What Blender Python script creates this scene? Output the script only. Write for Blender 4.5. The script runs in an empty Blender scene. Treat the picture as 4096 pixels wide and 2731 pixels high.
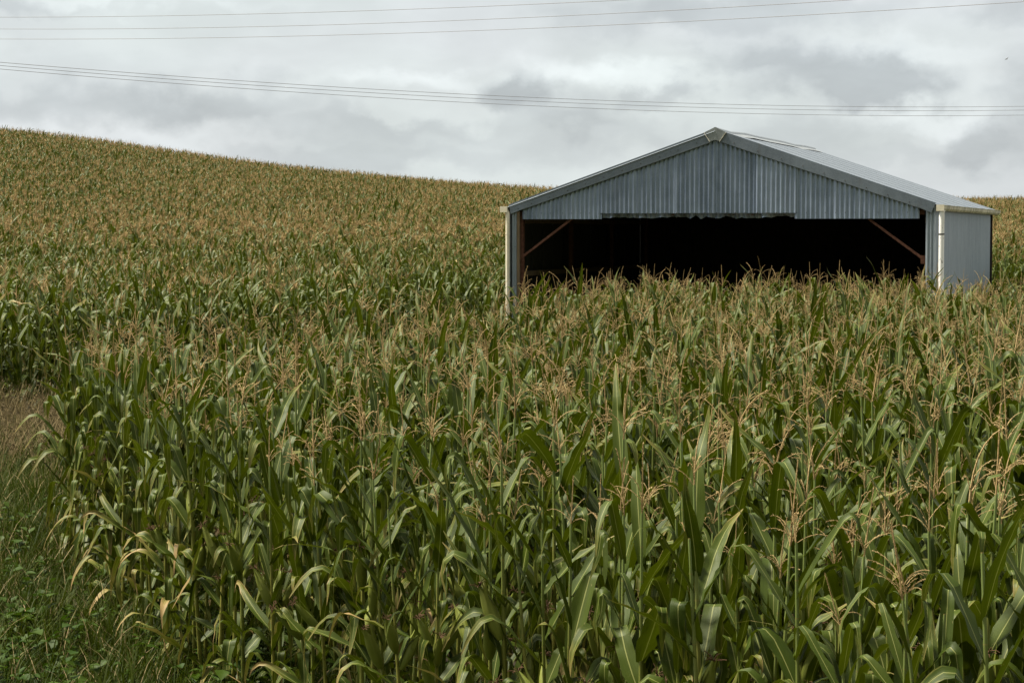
import bpy, math, random
import numpy as np
from mathutils import Vector, Matrix, Euler

R = math.radians
sc = bpy.context.scene
COL = sc.collection

# ------------------------------------------------------------------ camera
F_PX, HOR, CAM_H = 8067.0, 918.0, 3.3          # focal length and horizon in 4096-px units
cam_d = bpy.data.cameras.new('camera')
cam = bpy.data.objects.new('camera', cam_d); COL.objects.link(cam)
cam_d.sensor_fit = 'HORIZONTAL'; cam_d.sensor_width = 36.0
cam_d.lens = F_PX / 4096 * 36.0
cam_d.clip_start = 0.1; cam_d.clip_end = 6000
cam.location = (0, 0, CAM_H)
PITCH = math.atan((1365.5 - HOR) / F_PX)
cam.rotation_euler = (R(90) - PITCH, 0, 0)
sc.camera = cam

# ------------------------------------------------------------------ light
SUN_EL, SUN_AZ = R(62), R(-79)                  # azimuth from +Y towards +X
sun_d = bpy.data.lights.new('sun', 'SUN'); sun_d.energy = 5.0; sun_d.angle = R(12); sun_d.color = (1, .93, .78)
sun = bpy.data.objects.new('sun', sun_d); COL.objects.link(sun)
sd = Vector((math.sin(SUN_AZ) * math.cos(SUN_EL), math.cos(SUN_AZ) * math.cos(SUN_EL), math.sin(SUN_EL)))
sun.rotation_euler = sd.to_track_quat('Z', 'Y').to_euler()
sun.location = sd * 80

sc.view_settings.view_transform = 'Standard'
sc.view_settings.look = 'None'
sc.view_settings.exposure = 1.1
sc.view_settings.gamma = 1.0
sc.cycles.max_bounces = 6
sc.cycles.diffuse_bounces = 1
sc.cycles.transparent_max_bounces = 8
sc.cycles.use_denoising = True


class NT:
    """small wrapper to write node trees compactly"""
    def __init__(s, nt): s.nt = nt
    def n(s, t, ins=None, **props):
        nd = s.nt.nodes.new(t)
        for k, v in props.items(): setattr(nd, k, v)
        for k, v in (ins or {}).items():
            sk = nd.inputs[k]
            if isinstance(v, bpy.types.NodeSocket): s.nt.links.new(v, sk)
            elif isinstance(v, bpy.types.Node): s.nt.links.new(v.outputs[0], sk)
            else: sk.default_value = v
        return nd
    def link(s, a, b): s.nt.links.new(a, b)
    def m(s, op, a, b=None, c=None, clamp=False):
        ins = {0: a}
        if b is not None: ins[1] = b
        if c is not None: ins[2] = c
        return s.n('ShaderNodeMath', ins, operation=op, use_clamp=clamp).outputs[0]
    def step(s, v, lo, hi, to0=0.0, to1=1.0):
        return s.n('ShaderNodeMapRange', {0: v, 1: lo, 2: hi, 3: to0, 4: to1}, interpolation_type='SMOOTHSTEP').outputs[0]
    def mix(s, f, a, b, blend='MIX'):
        nd = s.n('ShaderNodeMix', data_type='RGBA', blend_type=blend)
        for k, v in ((0, f), (6, a), (7, b)):
            sk = nd.inputs[k]
            if isinstance(v, bpy.types.NodeSocket): s.nt.links.new(v, sk)
            elif k == 0: sk.default_value = v
            else: sk.default_value = (*v, 1) if len(v) == 3 else v
        return nd.outputs[2]
    def noise(s, vec, scale, detail=4, rough=.55, dist=0, out=0):
        ins = {'Scale': scale, 'Detail': detail, 'Roughness': rough, 'Distortion': dist}
        if vec is not None: ins['Vector'] = vec
        return s.n('ShaderNodeTexNoise', ins).outputs[out]


# ------------------------------------------------------------------ sky
world = bpy.data.worlds.new('World'); sc.world = world; world.use_nodes = True
wt = world.node_tree; wt.nodes.clear(); w = NT(wt)
gen = w.n('ShaderNodeTexCoord').outputs['Generated']
sp = w.n('ShaderNodeSeparateXYZ', {0: gen})
az = w.m('ARCTAN2', sp.outputs[0], sp.outputs[1])
el = w.m('ARCSINE', sp.outputs[2])
sky = w.n('ShaderNodeTexSky', sky_type='NISHITA', sun_disc=False, sun_elevation=SUN_EL, sun_rotation=SUN_AZ % (2 * math.pi), air_density=1.2, dust_density=2.0)
# cloud deck: noise over the direction, flattened towards the horizon
cl = w.n('ShaderNodeCombineXYZ', {0: w.m('MULTIPLY', sp.outputs[0], 1.0), 1: sp.outputs[1], 2: w.m('MULTIPLY', sp.outputs[2], 2.6)}).outputs[0]
warp = w.noise(cl, 9, 3, .5, out=1)
warp = w.n('ShaderNodeVectorMath', {0: warp, 1: (.5, .5, .5)}, operation='SUBTRACT').outputs[0]
warp = w.n('ShaderNodeVectorMath', {0: warp, 3: .05}, operation='SCALE').outputs[0]
clw = w.n('ShaderNodeVectorMath', {0: cl, 1: warp}, operation='ADD').outputs[0]
n1 = w.noise(clw, 6.0, 4, .45)
n2 = w.noise(clw, 24.0, 6, .55)
fine = w.noise(cl, 38.0, 6, .6)
fine2 = w.noise(w.n('ShaderNodeCombineXYZ', {0: sp.outputs[0], 1: sp.outputs[1], 2: w.m('MULTIPLY', sp.outputs[2], 1.35)}).outputs[0], 32.0, 7, .52, out=1)
fs = w.n('ShaderNodeSeparateColor', {0: fine2})
# cumulus banks standing in this part of the sky: (azimuth deg, elevation deg, half-width, half-height, depth)
def pxang(x, y): return (x - 2048) / F_PX, (HOR - y) / F_PX
BANKS = [(3330, 330, 420, 120, 1.0), (2900, 60, 700, 110, .7), (3000, 235, 260, 70, .75), (3560, 390, 230, 70, .55), (2090, 390, 150, 100, .9), (2290, 470, 260, 80, .4), (2700, 350, 110, 60, .7),
         (2560, 400, 90, 60, .5), (350, 440, 620, 80, .55), (950, 430, 420, 90, .5), (1500, 530, 500, 60, .6), (1500, 640, 700, 70, .55), (300, 320, 500, 130, .25),
         (3880, 600, 140, 110, .7), (4200, 480, 260, 220, .75), (2350, 560, 520, 90, .4), (3200, 560, 400, 90, .45), (4050, 60, 300, 60, .5), (100, 60, 260, 40, .4), (3560, 660, 300, 60, .3)]
LIGHT = [(1700, 330, 420, 50, .7), (2400, 300, 360, 70, .9), (2300, 250, 300, 60, .5), (3500, 230, 500, 60, .5), (3700, 500, 260, 60, .6), (500, 20, 700, 40, .5), (500, 560, 500, 40, .3)]
azw = w.m('ADD', az, w.m('MULTIPLY', w.m('SUBTRACT', fs.outputs[0], .5), .075))
elw = w.m('ADD', el, w.m('MULTIPLY', w.m('SUBTRACT', fs.outputs[1], .5), .045))
def banks(lst, soft):
    tot = None
    for (x, y, rx, ry, a) in lst:
        ca, ce = pxang(x, y)
        dx = w.m('DIVIDE', w.m('SUBTRACT', azw, ca), rx / F_PX)
        dy = w.m('DIVIDE', w.m('SUBTRACT', elw, ce), ry / F_PX)
        d = w.m('SQRT', w.m('ADD', w.m('MULTIPLY', dx, dx), w.m('MULTIPLY', dy, dy)))
        v = w.step(d, soft, 1.35, a, 0.0)
        tot = v if tot is None else w.m('ADD', tot, v)
    return w.m('MINIMUM', tot, 1.0)
dark = banks(BANKS, .28)
lite = banks(LIGHT, .0)
base_v = w.step(n1, .36, .64)
wisp = w.step(n2, .35, .7)
# value of the deck
val = w.m('ADD', .445, w.m('MULTIPLY', base_v, .045))
val = w.m('ADD', val, w.m('MULTIPLY', wisp, .02))
val = w.m('ADD', val, w.m('MULTIPLY', w.m('SUBTRACT', fine, .5), .03))
val = w.m('ADD', val, w.m('MULTIPLY', lite, .12))
val = w.m('SUBTRACT', val, w.m('MULTIPLY', dark, .145))
# an overcast deck is brighter overhead than at the horizon
up = w.m('MAXIMUM', sp.outputs[2], 0.0)
val = w.m('MULTIPLY', val, w.m('ADD', .73, w.m('MULTIPLY', w.m('POWER', up, .8), .3)))
tint = w.mix(w.step(w.noise(cl, 5.0, 2, .5), .35, .65), (.955, 1.005, 1.03), (.945, 1.02, 1.02))
tint = w.mix(w.m('MULTIPLY', dark, .8), tint, (.93, 1.01, 1.06))
tint = w.mix(w.step(up, .15, .7), tint, (1.02, 1.01, .97))
colr = w.n('ShaderNodeVectorMath', {0: tint, 3: val}, operation='SCALE').outputs[0]
skyc = w.n('ShaderNodeVectorMath', {0: sky.outputs[0], 3: .07}, operation='SCALE').outputs[0]
allc = w.mix(.94, skyc, colr)
bg = w.n('ShaderNodeBackground', {0: allc, 1: 1.0})
out = w.n('ShaderNodeOutputWorld', {0: bg.outputs[0]})

# ------------------------------------------------------------------ helpers
def new_mat(name):
    m = bpy.data.materials.new(name); m.use_nodes = True
    m.node_tree.nodes.clear()
    return m, NT(m.node_tree)

def finish(m, t, shader):
    t.n('ShaderNodeOutputMaterial', {0: shader})
    return m

def mesh_from(name, V, F, mats, uv=None, attrs=None, midx=None, smooth=True):
    """V (n,3), F list of arrays of polygons (tri or quad index arrays)"""
    me = bpy.data.meshes.new(name)
    V = np.asarray(V, np.float32)
    fl = []; tot = []
    for f in F:
        f = np.asarray(f, np.int32)
        if len(f) == 0: continue
        fl.append(f.ravel()); tot.append(np.full(len(f), f.shape[1], np.int32))
    loops = np.concatenate(fl); tot = np.concatenate(tot)
    start = np.concatenate([[0], np.cumsum(tot)[:-1]]).astype(np.int32)
    me.vertices.add(len(V)); me.vertices.foreach_set('co', V.ravel())
    me.loops.add(len(loops)); me.loops.foreach_set('vertex_index', loops)
    me.polygons.add(len(tot)); me.polygons.foreach_set('loop_start', start); me.polygons.foreach_set('loop_total', tot)
    if midx is not None: me.polygons.foreach_set('material_index', np.asarray(midx, np.int32))
    me.polygons.foreach_set('use_smooth', np.full(len(tot), smooth, bool))
    if uv is not None:
        l = me.uv_layers.new(name='UVMap'); l.data.foreach_set('uv', np.asarray(uv, np.float32)[loops].ravel())
    for k, a in (attrs or {}).items():
        at = me.attributes.new(k, 'FLOAT', 'POINT'); at.data.foreach_set('value', np.asarray(a, np.float32))
    for m in mats: me.materials.append(m)
    me.update(calc_edges=True); me.validate()
    return me

class Geo:
    """collects vertices, quads and tris with per-vertex uv and attributes and per-face material index"""
    def __init__(s): s.V = []; s.UV = []; s.A = []; s.Q = []; s.T = []; s.qm = []; s.tm = []; s.n = 0
    def add(s, V, Q=(), T=(), uv=None, a=(0, 0), mi=0):
        V = np.asarray(V, float).reshape(-1, 3)
        s.V.append(V); s.UV.append(np.zeros((len(V), 2)) if uv is None else np.asarray(uv, float))
        s.A.append(np.tile(np.asarray(a, float), (len(V), 1)))
        if len(Q): s.Q.append(np.asarray(Q, int).reshape(-1, 4) + s.n); s.qm.append(np.full(len(s.Q[-1]), mi))
        if len(T): s.T.append(np.asarray(T, int).reshape(-1, 3) + s.n); s.tm.append(np.full(len(s.T[-1]), mi))
        s.n += len(V)
    def merge(s, g, M=None, mi=None):
        for i, V in enumerate(g.V):
            V2 = V if M is None else V @ np.array(M.to_3x3()).T + np.array(M.translation)
            s.V.append(V2); s.UV.append(g.UV[i]); s.A.append(g.A[i])
        for q, m in zip(g.Q, g.qm): s.Q.append(q + s.n); s.qm.append(m if mi is None else np.full(len(q), mi))
        for q, m in zip(g.T, g.tm): s.T.append(q + s.n); s.tm.append(m if mi is None else np.full(len(q), mi))
        s.n += g.n
    def mesh(s, name, mats, smooth=True):
        V = np.concatenate(s.V); A = np.concatenate(s.A)
        F = ([np.concatenate(s.Q)] if s.Q else []) + ([np.concatenate(s.T)] if s.T else [])
        mi = np.concatenate(([np.concatenate(s.qm)] if s.Q else []) + ([np.concatenate(s.tm)] if s.T else []))
        return mesh_from(name, V, F, mats, np.concatenate(s.UV), {'lr': A[:, 0], 'dry': A[:, 1]}, mi, smooth)
    # shapes
    def box(s, a, b, mi=0):
        x0, y0, z0 = a; x1, y1, z1 = b
        V = [(x0, y0, z0), (x1, y0, z0), (x1, y1, z0), (x0, y1, z0), (x0, y0, z1), (x1, y0, z1), (x1, y1, z1), (x0, y1, z1)]
        s.add(V, [(0, 3, 2, 1), (4, 5, 6, 7), (0, 1, 5, 4), (1, 2, 6, 5), (2, 3, 7, 6), (3, 0, 4, 7)], mi=mi)
    def bar(s, p, q, wx, wy, up=(0, 0, 1), mi=0):
        p = Vector(p); q = Vector(q); d = (q - p).normalized(); u = Vector(up)
        sx = d.cross(u).normalized() * wx / 2; sy = sx.cross(d).normalized() * wy / 2
        V = [tuple(c + a * sx + b * sy) for c in (p, q) for a, b in ((-1, -1), (1, -1), (1, 1), (-1, 1))]
        s.add(V, [(3, 2, 1, 0), (4, 5, 6, 7), (0, 1, 5, 4), (1, 2, 6, 5), (2, 3, 7, 6), (3, 0, 4, 7)], mi=mi)
    def tube(s, P, r, k=6, a=(0, 0), mi=0, caps=True):
        P = np.asarray(P, float); n = len(P); r = np.broadcast_to(r, n)
        T = np.gradient(P, axis=0); T /= np.linalg.norm(T, axis=1)[:, None] + 1e-9
        ref = np.array([0, 0, 1.]) if abs(T[0, 2]) < .9 else np.array([1., 0, 0])
        S = np.cross(T, ref); S /= np.linalg.norm(S, axis=1)[:, None] + 1e-9
        B = np.cross(T, S)
        an = np.arange(k) * 2 * np.pi / k
        V = P[:, None] + r[:, None, None] * (np.cos(an)[None, :, None] * S[:, None] + np.sin(an)[None, :, None] * B[:, None])
        uv = np.stack(np.broadcast_arrays((an / (2 * np.pi))[None, :], np.linspace(0, 1, n)[:, None]), -1).reshape(-1, 2)
        i = np.arange(n - 1)[:, None] * k; j = np.arange(k)[None]
        Q = np.stack([i + j, i + k + j, i + k + (j + 1) % k, i + (j + 1) % k], -1).reshape(-1, 4)
        s.add(V.reshape(-1, 3), Q, uv=uv, a=a, mi=mi)

def tag(o, label=None, cat=None, group=None, kind=None):
    for k, v in (('label', label), ('category', cat), ('group', group), ('kind', kind)):
        if v: o[k] = v
    return o

def obj(name, me, parent=None, loc=(0, 0, 0), rot=(0, 0, 0), scale=None):
    o = bpy.data.objects.new(name, me); COL.objects.link(o)
    o.location = loc; o.rotation_euler = rot
    if scale is not None: o.scale = (scale,) * 3 if np.isscalar(scale) else scale
    if parent: o.parent = parent
    return o

def empty(name, loc, rot=(0, 0, 0)):
    o = bpy.data.objects.new(name, None); COL.objects.link(o)
    o.empty_display_size = .2; o.location = loc; o.rotation_euler = rot
    return o

# ------------------------------------------------------------------ terrain
HX = np.array([-400, -120, -60, -38, -18.6, -5.7, 3.0, 15, 33, 50, 90, 400.])
HZ = np.array([12.5, 12.5, 10.0, 8.1, 5.65, 4.5, 3.95, 3.5, 3.15, 3.35, 3.8, 4.6])
PY = np.array([30, 42, 48, 54, 60, 66, 72, 80, 92, 120, 150, 162, 180, 230, 400, 3000.])
PZ = np.array([0, 0, .025, .07, .14, .20, .245, .30, .40, .69, 1.0, 1.09, 1.12, .9, .3, .3])
def ground_z(x, y):
    h = np.interp(x, HX, HZ); p = np.interp(y, PY, PZ)
    h = h * (1 - .85 * np.exp(-((x - 8.5) / 7.5) ** 2 - ((y - 51) / 9) ** 2))       # levelled pad under the shed
    # the road bank the photographer stands on; unseen slope behind, added to cut skylight
    b = np.interp(y, [-600, -140, -70, -9, -5, .5, 3.4], [150, 100, 54, 2.6, 1.7, 1.7, 0])
    return h * p + b

gx = np.unique(np.concatenate([np.arange(-60, 60.1, 3), np.linspace(-1500, -60, 25), np.linspace(60, 1500, 25)]))
gy = np.unique(np.concatenate([np.arange(-20, 200, 3), np.linspace(200, 3000, 40), np.linspace(-600, -20, 14), [.5, 2, 3.4]]))
X, Y = np.meshgrid(gx, gy)
Z = ground_z(X, Y)
nx, ny = len(gx), len(gy)
i, j = np.meshgrid(np.arange(nx - 1), np.arange(ny - 1))
a = (j * nx + i).ravel()
m, t = new_mat('soil')
tc = t.n('ShaderNodeTexCoord').outputs['Object']
nn = t.noise(tc, 1.3, 6, .6); n3 = t.noise(tc, 14, 5, .6)
c = t.mix(t.step(nn, .4, .6), (.055, .042, .026), (.04, .045, .018))
c = t.mix(t.step(n3, .35, .75), c, (.1, .08, .05))
bp = t.n('ShaderNodeBump', {'Height': n3, 'Strength': .6, 'Distance': .05})
c = t.mix(t.step(t.n('ShaderNodeSeparateXYZ', {0: tc}).outputs[1], 3.0, 1.0), c, (.03, .045, .012))
M_SOIL = finish(m, t, t.n('ShaderNodeBsdfPrincipled', {'Base Color': c, 'Roughness': .95, 'Normal': bp}).outputs[0])
ground = obj('ground', mesh_from('ground', np.stack([X.ravel(), Y.ravel(), Z.ravel()], 1), [np.stack([a, a + 1, a + nx + 1, a + nx], 1)], [M_SOIL]))
tag(ground, 'brown soil and leaf litter under the corn and the verge', kind='structure')

# ------------------------------------------------------------------ plant materials
def attr(t, name): return t.n('ShaderNodeAttribute', attribute_name=name).outputs['Fac']

def leaf_material(name, g0, g1, under, dry0, far=False):
    m, t = new_mat(name)
    uv = t.n('ShaderNodeUVMap', uv_map='UVMap').outputs[0]
    s = t.n('ShaderNodeSeparateXYZ', {0: uv}); u, v = s.outputs[0], s.outputs[1]
    e = t.m('ABSOLUTE', t.m('SUBTRACT', t.m('MULTIPLY', u, 2.0), 1.0))
    lr = attr(t, 'lr'); dry = attr(t, 'dry')
    rnd = t.n('ShaderNodeObjectInfo').outputs['Random']
    mixr = t.m('FRACT', t.m('ADD', t.m('MULTIPLY', lr, 1.0), t.m('MULTIPLY', rnd, 1.7)))
    off = t.n('ShaderNodeCombineXYZ', {0: t.m('MULTIPLY', e, 6.0), 1: t.m('MULTIPLY', v, 9.0), 2: t.m('MULTIPLY', t.m('ADD', mixr, lr), 31.0)}).outputs[0]
    nz = t.noise(off, 1.0, 5, .6)
    stretch = t.n('ShaderNodeCombineXYZ', {0: t.m('MULTIPLY', u, 26.0), 1: t.m('MULTIPLY', v, 2.2), 2: t.m('MULTIPLY', mixr, 17.0)}).outputs[0]
    vein = t.noise(stretch, 1.0, 3, .6)
    base = t.mix(mixr, g0, g1)
    base = t.mix(t.step(nz, .35, .75, 0, .45), base, tuple(x * 1.4 for x in g1))
    base = t.mix(t.step(vein, .3, .7, 0, .35), base, tuple(x * .55 for x in g0))
    back = t.n('ShaderNodeNewGeometry').outputs['Backfacing']
    base = t.mix(t.m('MULTIPLY', back, .6), base, under)
    rib = t.step(e, .035, .085, 1, 0)
    rib = t.m('MULTIPLY', rib, t.step(v, .75, .95, .85, 0.1))
    base = t.mix(rib, base, (.24, .25, .08))
    # yellowing and dried tips, margins and lesions
    dv = t.m('ADD', t.m('MULTIPLY', v, .75), t.m('MULTIPLY', dry, .85))
    dv = t.m('ADD', dv, t.m('MULTIPLY', t.m('SUBTRACT', nz, .5), .75))
    dv = t.m('ADD', dv, t.m('MULTIPLY', t.m('POWER', e, 4.0), .16))
    base = t.mix(t.step(dv, .62, .86, 0, .75), base, (.16, .15, .03))
    base = t.mix(t.step(dv, .80, 1.0), base, dry0)
    spots = t.noise(t.n('ShaderNodeCombineXYZ', {0: t.m('MULTIPLY', u, 9.0), 1: t.m('MULTIPLY', v, 30.0), 2: t.m('MULTIPLY', mixr, 53.0)}).outputs[0], 1.0, 2, .5)
    base = t.mix(t.step(spots, .72, .78, 0, .7), base, (.28, .22, .10))
    rough = t.mix(back, (.42,) * 3, (.55,) * 3)
    bp = t.n('ShaderNodeBump', {'Height': vein, 'Strength': .25, 'Distance': .004})
    pr = t.n('ShaderNodeBsdfPrincipled', {'Base Color': base, 'Roughness': t.n('ShaderNodeSeparateColor', {0: rough}).outputs[0], 'Specular IOR Level': .25, 'Normal': bp})
    trc = t.mix(.6, base, (.10, .135, .003))
    tr = t.n('ShaderNodeBsdfTranslucent', {0: trc})
    mx = t.n('ShaderNodeMixShader', {0: .17, 1: pr.outputs[0], 2: tr.outputs[0]})
    return finish(m, t, mx.outputs[0])

M_LEAF = leaf_material('corn_leaf', (.009, .025, .001), (.056, .074, .0015), (.038, .060, .0015), (.28, .19, .08))

def simple(name, c0, c1, rough=.6, scale=40, spec=.4, rand=.6, trans=0, metallic=0, stretch=None):
    m, t = new_mat(name)
    tc = t.n('ShaderNodeTexCoord').outputs['Object']
    if stretch: tc = t.n('ShaderNodeMapping', {0: tc, 3: stretch}).outputs[0]
    nz = t.noise(tc, scale, 4, .6)
    rnd = t.n('ShaderNodeObjectInfo').outputs['Random']
    f = t.m('ADD', t.m('MULTIPLY', t.step(nz, .3, .7), 1 - rand), t.m('MULTIPLY', rnd, rand))
    c = t.mix(f, c0, c1)
    bp = t.n('ShaderNodeBump', {'Height': nz, 'Strength': .25, 'Distance': .01})
    pr = t.n('ShaderNodeBsdfPrincipled', {'Base Color': c, 'Roughness': rough, 'Specular IOR Level': spec, 'Metallic': metallic, 'Normal': bp}).outputs[0]
    if trans:
        pr = t.n('ShaderNodeMixShader', {0: trans, 1: pr, 2: t.n('ShaderNodeBsdfTranslucent', {0: c}).outputs[0]}).outputs[0]
    return finish(m, t, pr)

# stalk: green-yellow with pale nodes
m, t = new_mat('corn_stalk')
v = t.n('ShaderNodeSeparateXYZ', {0: t.n('ShaderNodeUVMap', uv_map='UVMap').outputs[0]}).outputs[1]
seg = t.m('FRACT', t.m('MULTIPLY', v, 13.0))
rnd = t.n('ShaderNodeObjectInfo').outputs['Random']
c = t.mix(rnd, (.12, .14, .02), (.18, .17, .03))
c = t.mix(t.step(v, .55, .95), c, (.13, .17, .045))
c = t.mix(t.step(seg, .88, .98, 0, .8), c, (.22, .16, .05))
c = t.mix(t.step(t.noise(t.n('ShaderNodeTexCoord').outputs['Object'], 9, 4, .6), .55, .75, 0, .6), c, (.17, .10, .045))
M_STALK = finish(m, t, t.n('ShaderNodeBsdfPrincipled', {'Base Color': c, 'Roughness': .45}).outputs[0])
M_TASSEL = simple('corn_tassel', (.31, .21, .092), (.53, .395, .2), .8, 60, .2, .7, .25)
M_HUSK = simple('corn_husk', (.13, .165, .02), (.2, .215, .04), .55, 60, .35, .5, .1, stretch=(1, 1, .1))
M_SILK = simple('corn_silk', (.055, .028, .012), (.10, .055, .026), .8, 80, .2)
CORN_MATS = [M_LEAF, M_STALK, M_TASSEL, M_HUSK, M_SILK]

# ------------------------------------------------------------------ corn parts
def leaf_geo(rng, kind, nseg=14, ncr=5, wide=1.0):
    if kind == 'top':
        L, W = rng.uniform(.42, .68), rng.uniform(.046, .074)
        a0 = R(rng.uniform(12, 42)); bend = R(rng.uniform(0, 25) if rng.random() < .27 else rng.uniform(95, 150)); bp_ = rng.uniform(.35, .7); dry = rng.uniform(0, .16)
    elif kind == 'mid':
        L, W = rng.uniform(.54, .86), rng.uniform(.068, .102)
        a0 = R(rng.uniform(14, 42)); bend = R(rng.uniform(95, 160)); bp_ = rng.uniform(.32, .64); dry = rng.uniform(0, .2)
        if rng.random() < .10: bend = R(rng.uniform(10, 50))
    elif kind == 'low':
        L, W = rng.uniform(.5, .8), rng.uniform(.065, .095)
        a0 = R(rng.uniform(25, 60)); bend = R(rng.uniform(70, 130)); bp_ = rng.uniform(.18, .45); dry = rng.uniform(.05, .45)
    else:   # long half-dried leaves reaching out over the verge
        L, W = rng.uniform(.6, .85), rng.uniform(.075, .1)
        a0 = R(rng.uniform(35, 72)); bend = R(rng.uniform(15, 115)); bp_ = rng.uniform(.2, .7); dry = rng.uniform(.2, .55)
    W *= wide
    bw = rng.uniform(.04, .10) if rng.random() < .5 else rng.uniform(.1, .28); arch = R(rng.uniform(2, 22))
    tt = np.linspace(0, 1, nseg + 1)
    # denser samples round the fold
    tt = np.sort(np.concatenate([[0, 1], np.linspace(0, 1, nseg - 1 - nseg // 3 + 2)[1:-1], np.clip(bp_ + np.linspace(-.02, bw + .05, nseg // 3), .02, .97)]))[: nseg + 1]
    tt[-1] = 1
    sm = np.clip((tt - bp_) / bw, 0, 1); sm = sm * sm * (3 - 2 * sm)
    th = np.minimum(a0 + arch * tt + bend * sm, R(176))
    # after the fold the blade hangs more and more
    th = th + (R(174) - th) * np.clip((tt - bp_ - bw) / (1 - bp_ - bw + 1e-3), 0, 1) * .8 * (bend > R(55))
    th = th + R(rng.uniform(-28, 28)) * np.clip((tt - rng.uniform(.5, .85)) / .08, 0, 1)     # a second kink
    sway = R(rng.uniform(-40, 40)) * tt ** 2 + R(rng.uniform(-14, 14)) * np.sin(tt * 3 + rng.uniform(0, 6))
    ds = np.diff(tt) * L
    thm = (th[1:] + th[:-1]) / 2; swm = (sway[1:] + sway[:-1]) / 2
    d = np.stack([np.sin(thm) * np.cos(swm), np.sin(thm) * np.sin(swm), np.cos(thm)], 1) * ds[:, None]
    P = np.concatenate([[[0, 0, 0]], np.cumsum(d, 0)])
    T = np.gradient(P, axis=0); T /= np.linalg.norm(T, axis=1)[:, None] + 1e-9
    side = np.stack([-np.sin(sway), np.cos(sway), np.zeros_like(sway)], 1)
    nrm = np.cross(T, side); nrm /= np.linalg.norm(nrm, axis=1)[:, None] + 1e-9
    nrm *= np.where(np.sum(nrm * np.stack([-np.cos(th), 0 * th, np.sin(th)], 1), 1) >= 0, 1, -1)[:, None]
    side = np.cross(nrm, T)
    tw = R(rng.uniform(-130, 130)) * tt ** 1.6 * rng.uniform(.1, 1.0) + R(rng.uniform(-14, 14))
    s2 = side * np.cos(tw)[:, None] + nrm * np.sin(tw)[:, None]
    n2_ = nrm * np.cos(tw)[:, None] - side * np.sin(tw)[:, None]
    wid = W / 2 * 1.08 * (.42 + .58 * np.clip(tt / .22, 0, 1) ** .7) * np.clip(1 - tt ** rng.uniform(1.5, 2.4), 0, 1) ** .9
    wid = np.maximum(wid, .0012)
    fold = rng.uniform(.12, .55) * (1 - .5 * tt) ; wv = rng.uniform(.08, .42); k = rng.uniform(2.5, 6); ph = rng.uniform(0, 6, 2)
    S = np.linspace(-1, 1, ncr)
    V = []
    for q in S:
        wave = wv * np.sin(k * 2 * np.pi * tt * (1 + .15 * np.sign(q)) + ph[int(q > 0)]) * q * q * np.clip(tt * 4, 0, 1)
        V.append(P + s2 * (q * wid)[:, None] + n2_ * ((abs(q) ** 1.3 * fold + wave) * wid)[:, None])
    V = np.stack(V, 1)
    n = len(tt)
    uv = np.stack(np.broadcast_arrays((S * .5 + .5)[None], tt[:, None]), -1).reshape(-1, 2)
    i = np.arange(n - 1)[:, None] * ncr; j = np.arange(ncr - 1)[None]
    Q = np.stack([i + j, i + j + 1, i + ncr + j + 1, i + ncr + j], -1).reshape(-1, 4)
    g = Geo(); g.add(V.reshape(-1, 3), Q, uv=uv, a=(rng.random(), dry))
    return g

def stalk_geo(rng, Hs, k=7, nodes=13):
    g = Geo()
    zz = []; rr = []
    for q in range(nodes):
        z0 = Hs * q / nodes; z1 = Hs * (q + 1) / nodes
        r = .0145 * (1 - .62 * (q / nodes) ** 1.2)
        zz += [z0, z0 + (z1 - z0) * .12, z0 + (z1 - z0) * .9]; rr += [r * 1.16, r, r * .97]
    zz.append(Hs); rr.append(.0045)
    zz = np.array(zz); b = rng.uniform(-.03, .03, 2)
    P = np.stack([b[0] * (zz / Hs) ** 2, b[1] * (zz / Hs) ** 2, zz], 1)
    g.tube(P, np.array(rr), k, mi=1)
    return g, b

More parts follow.
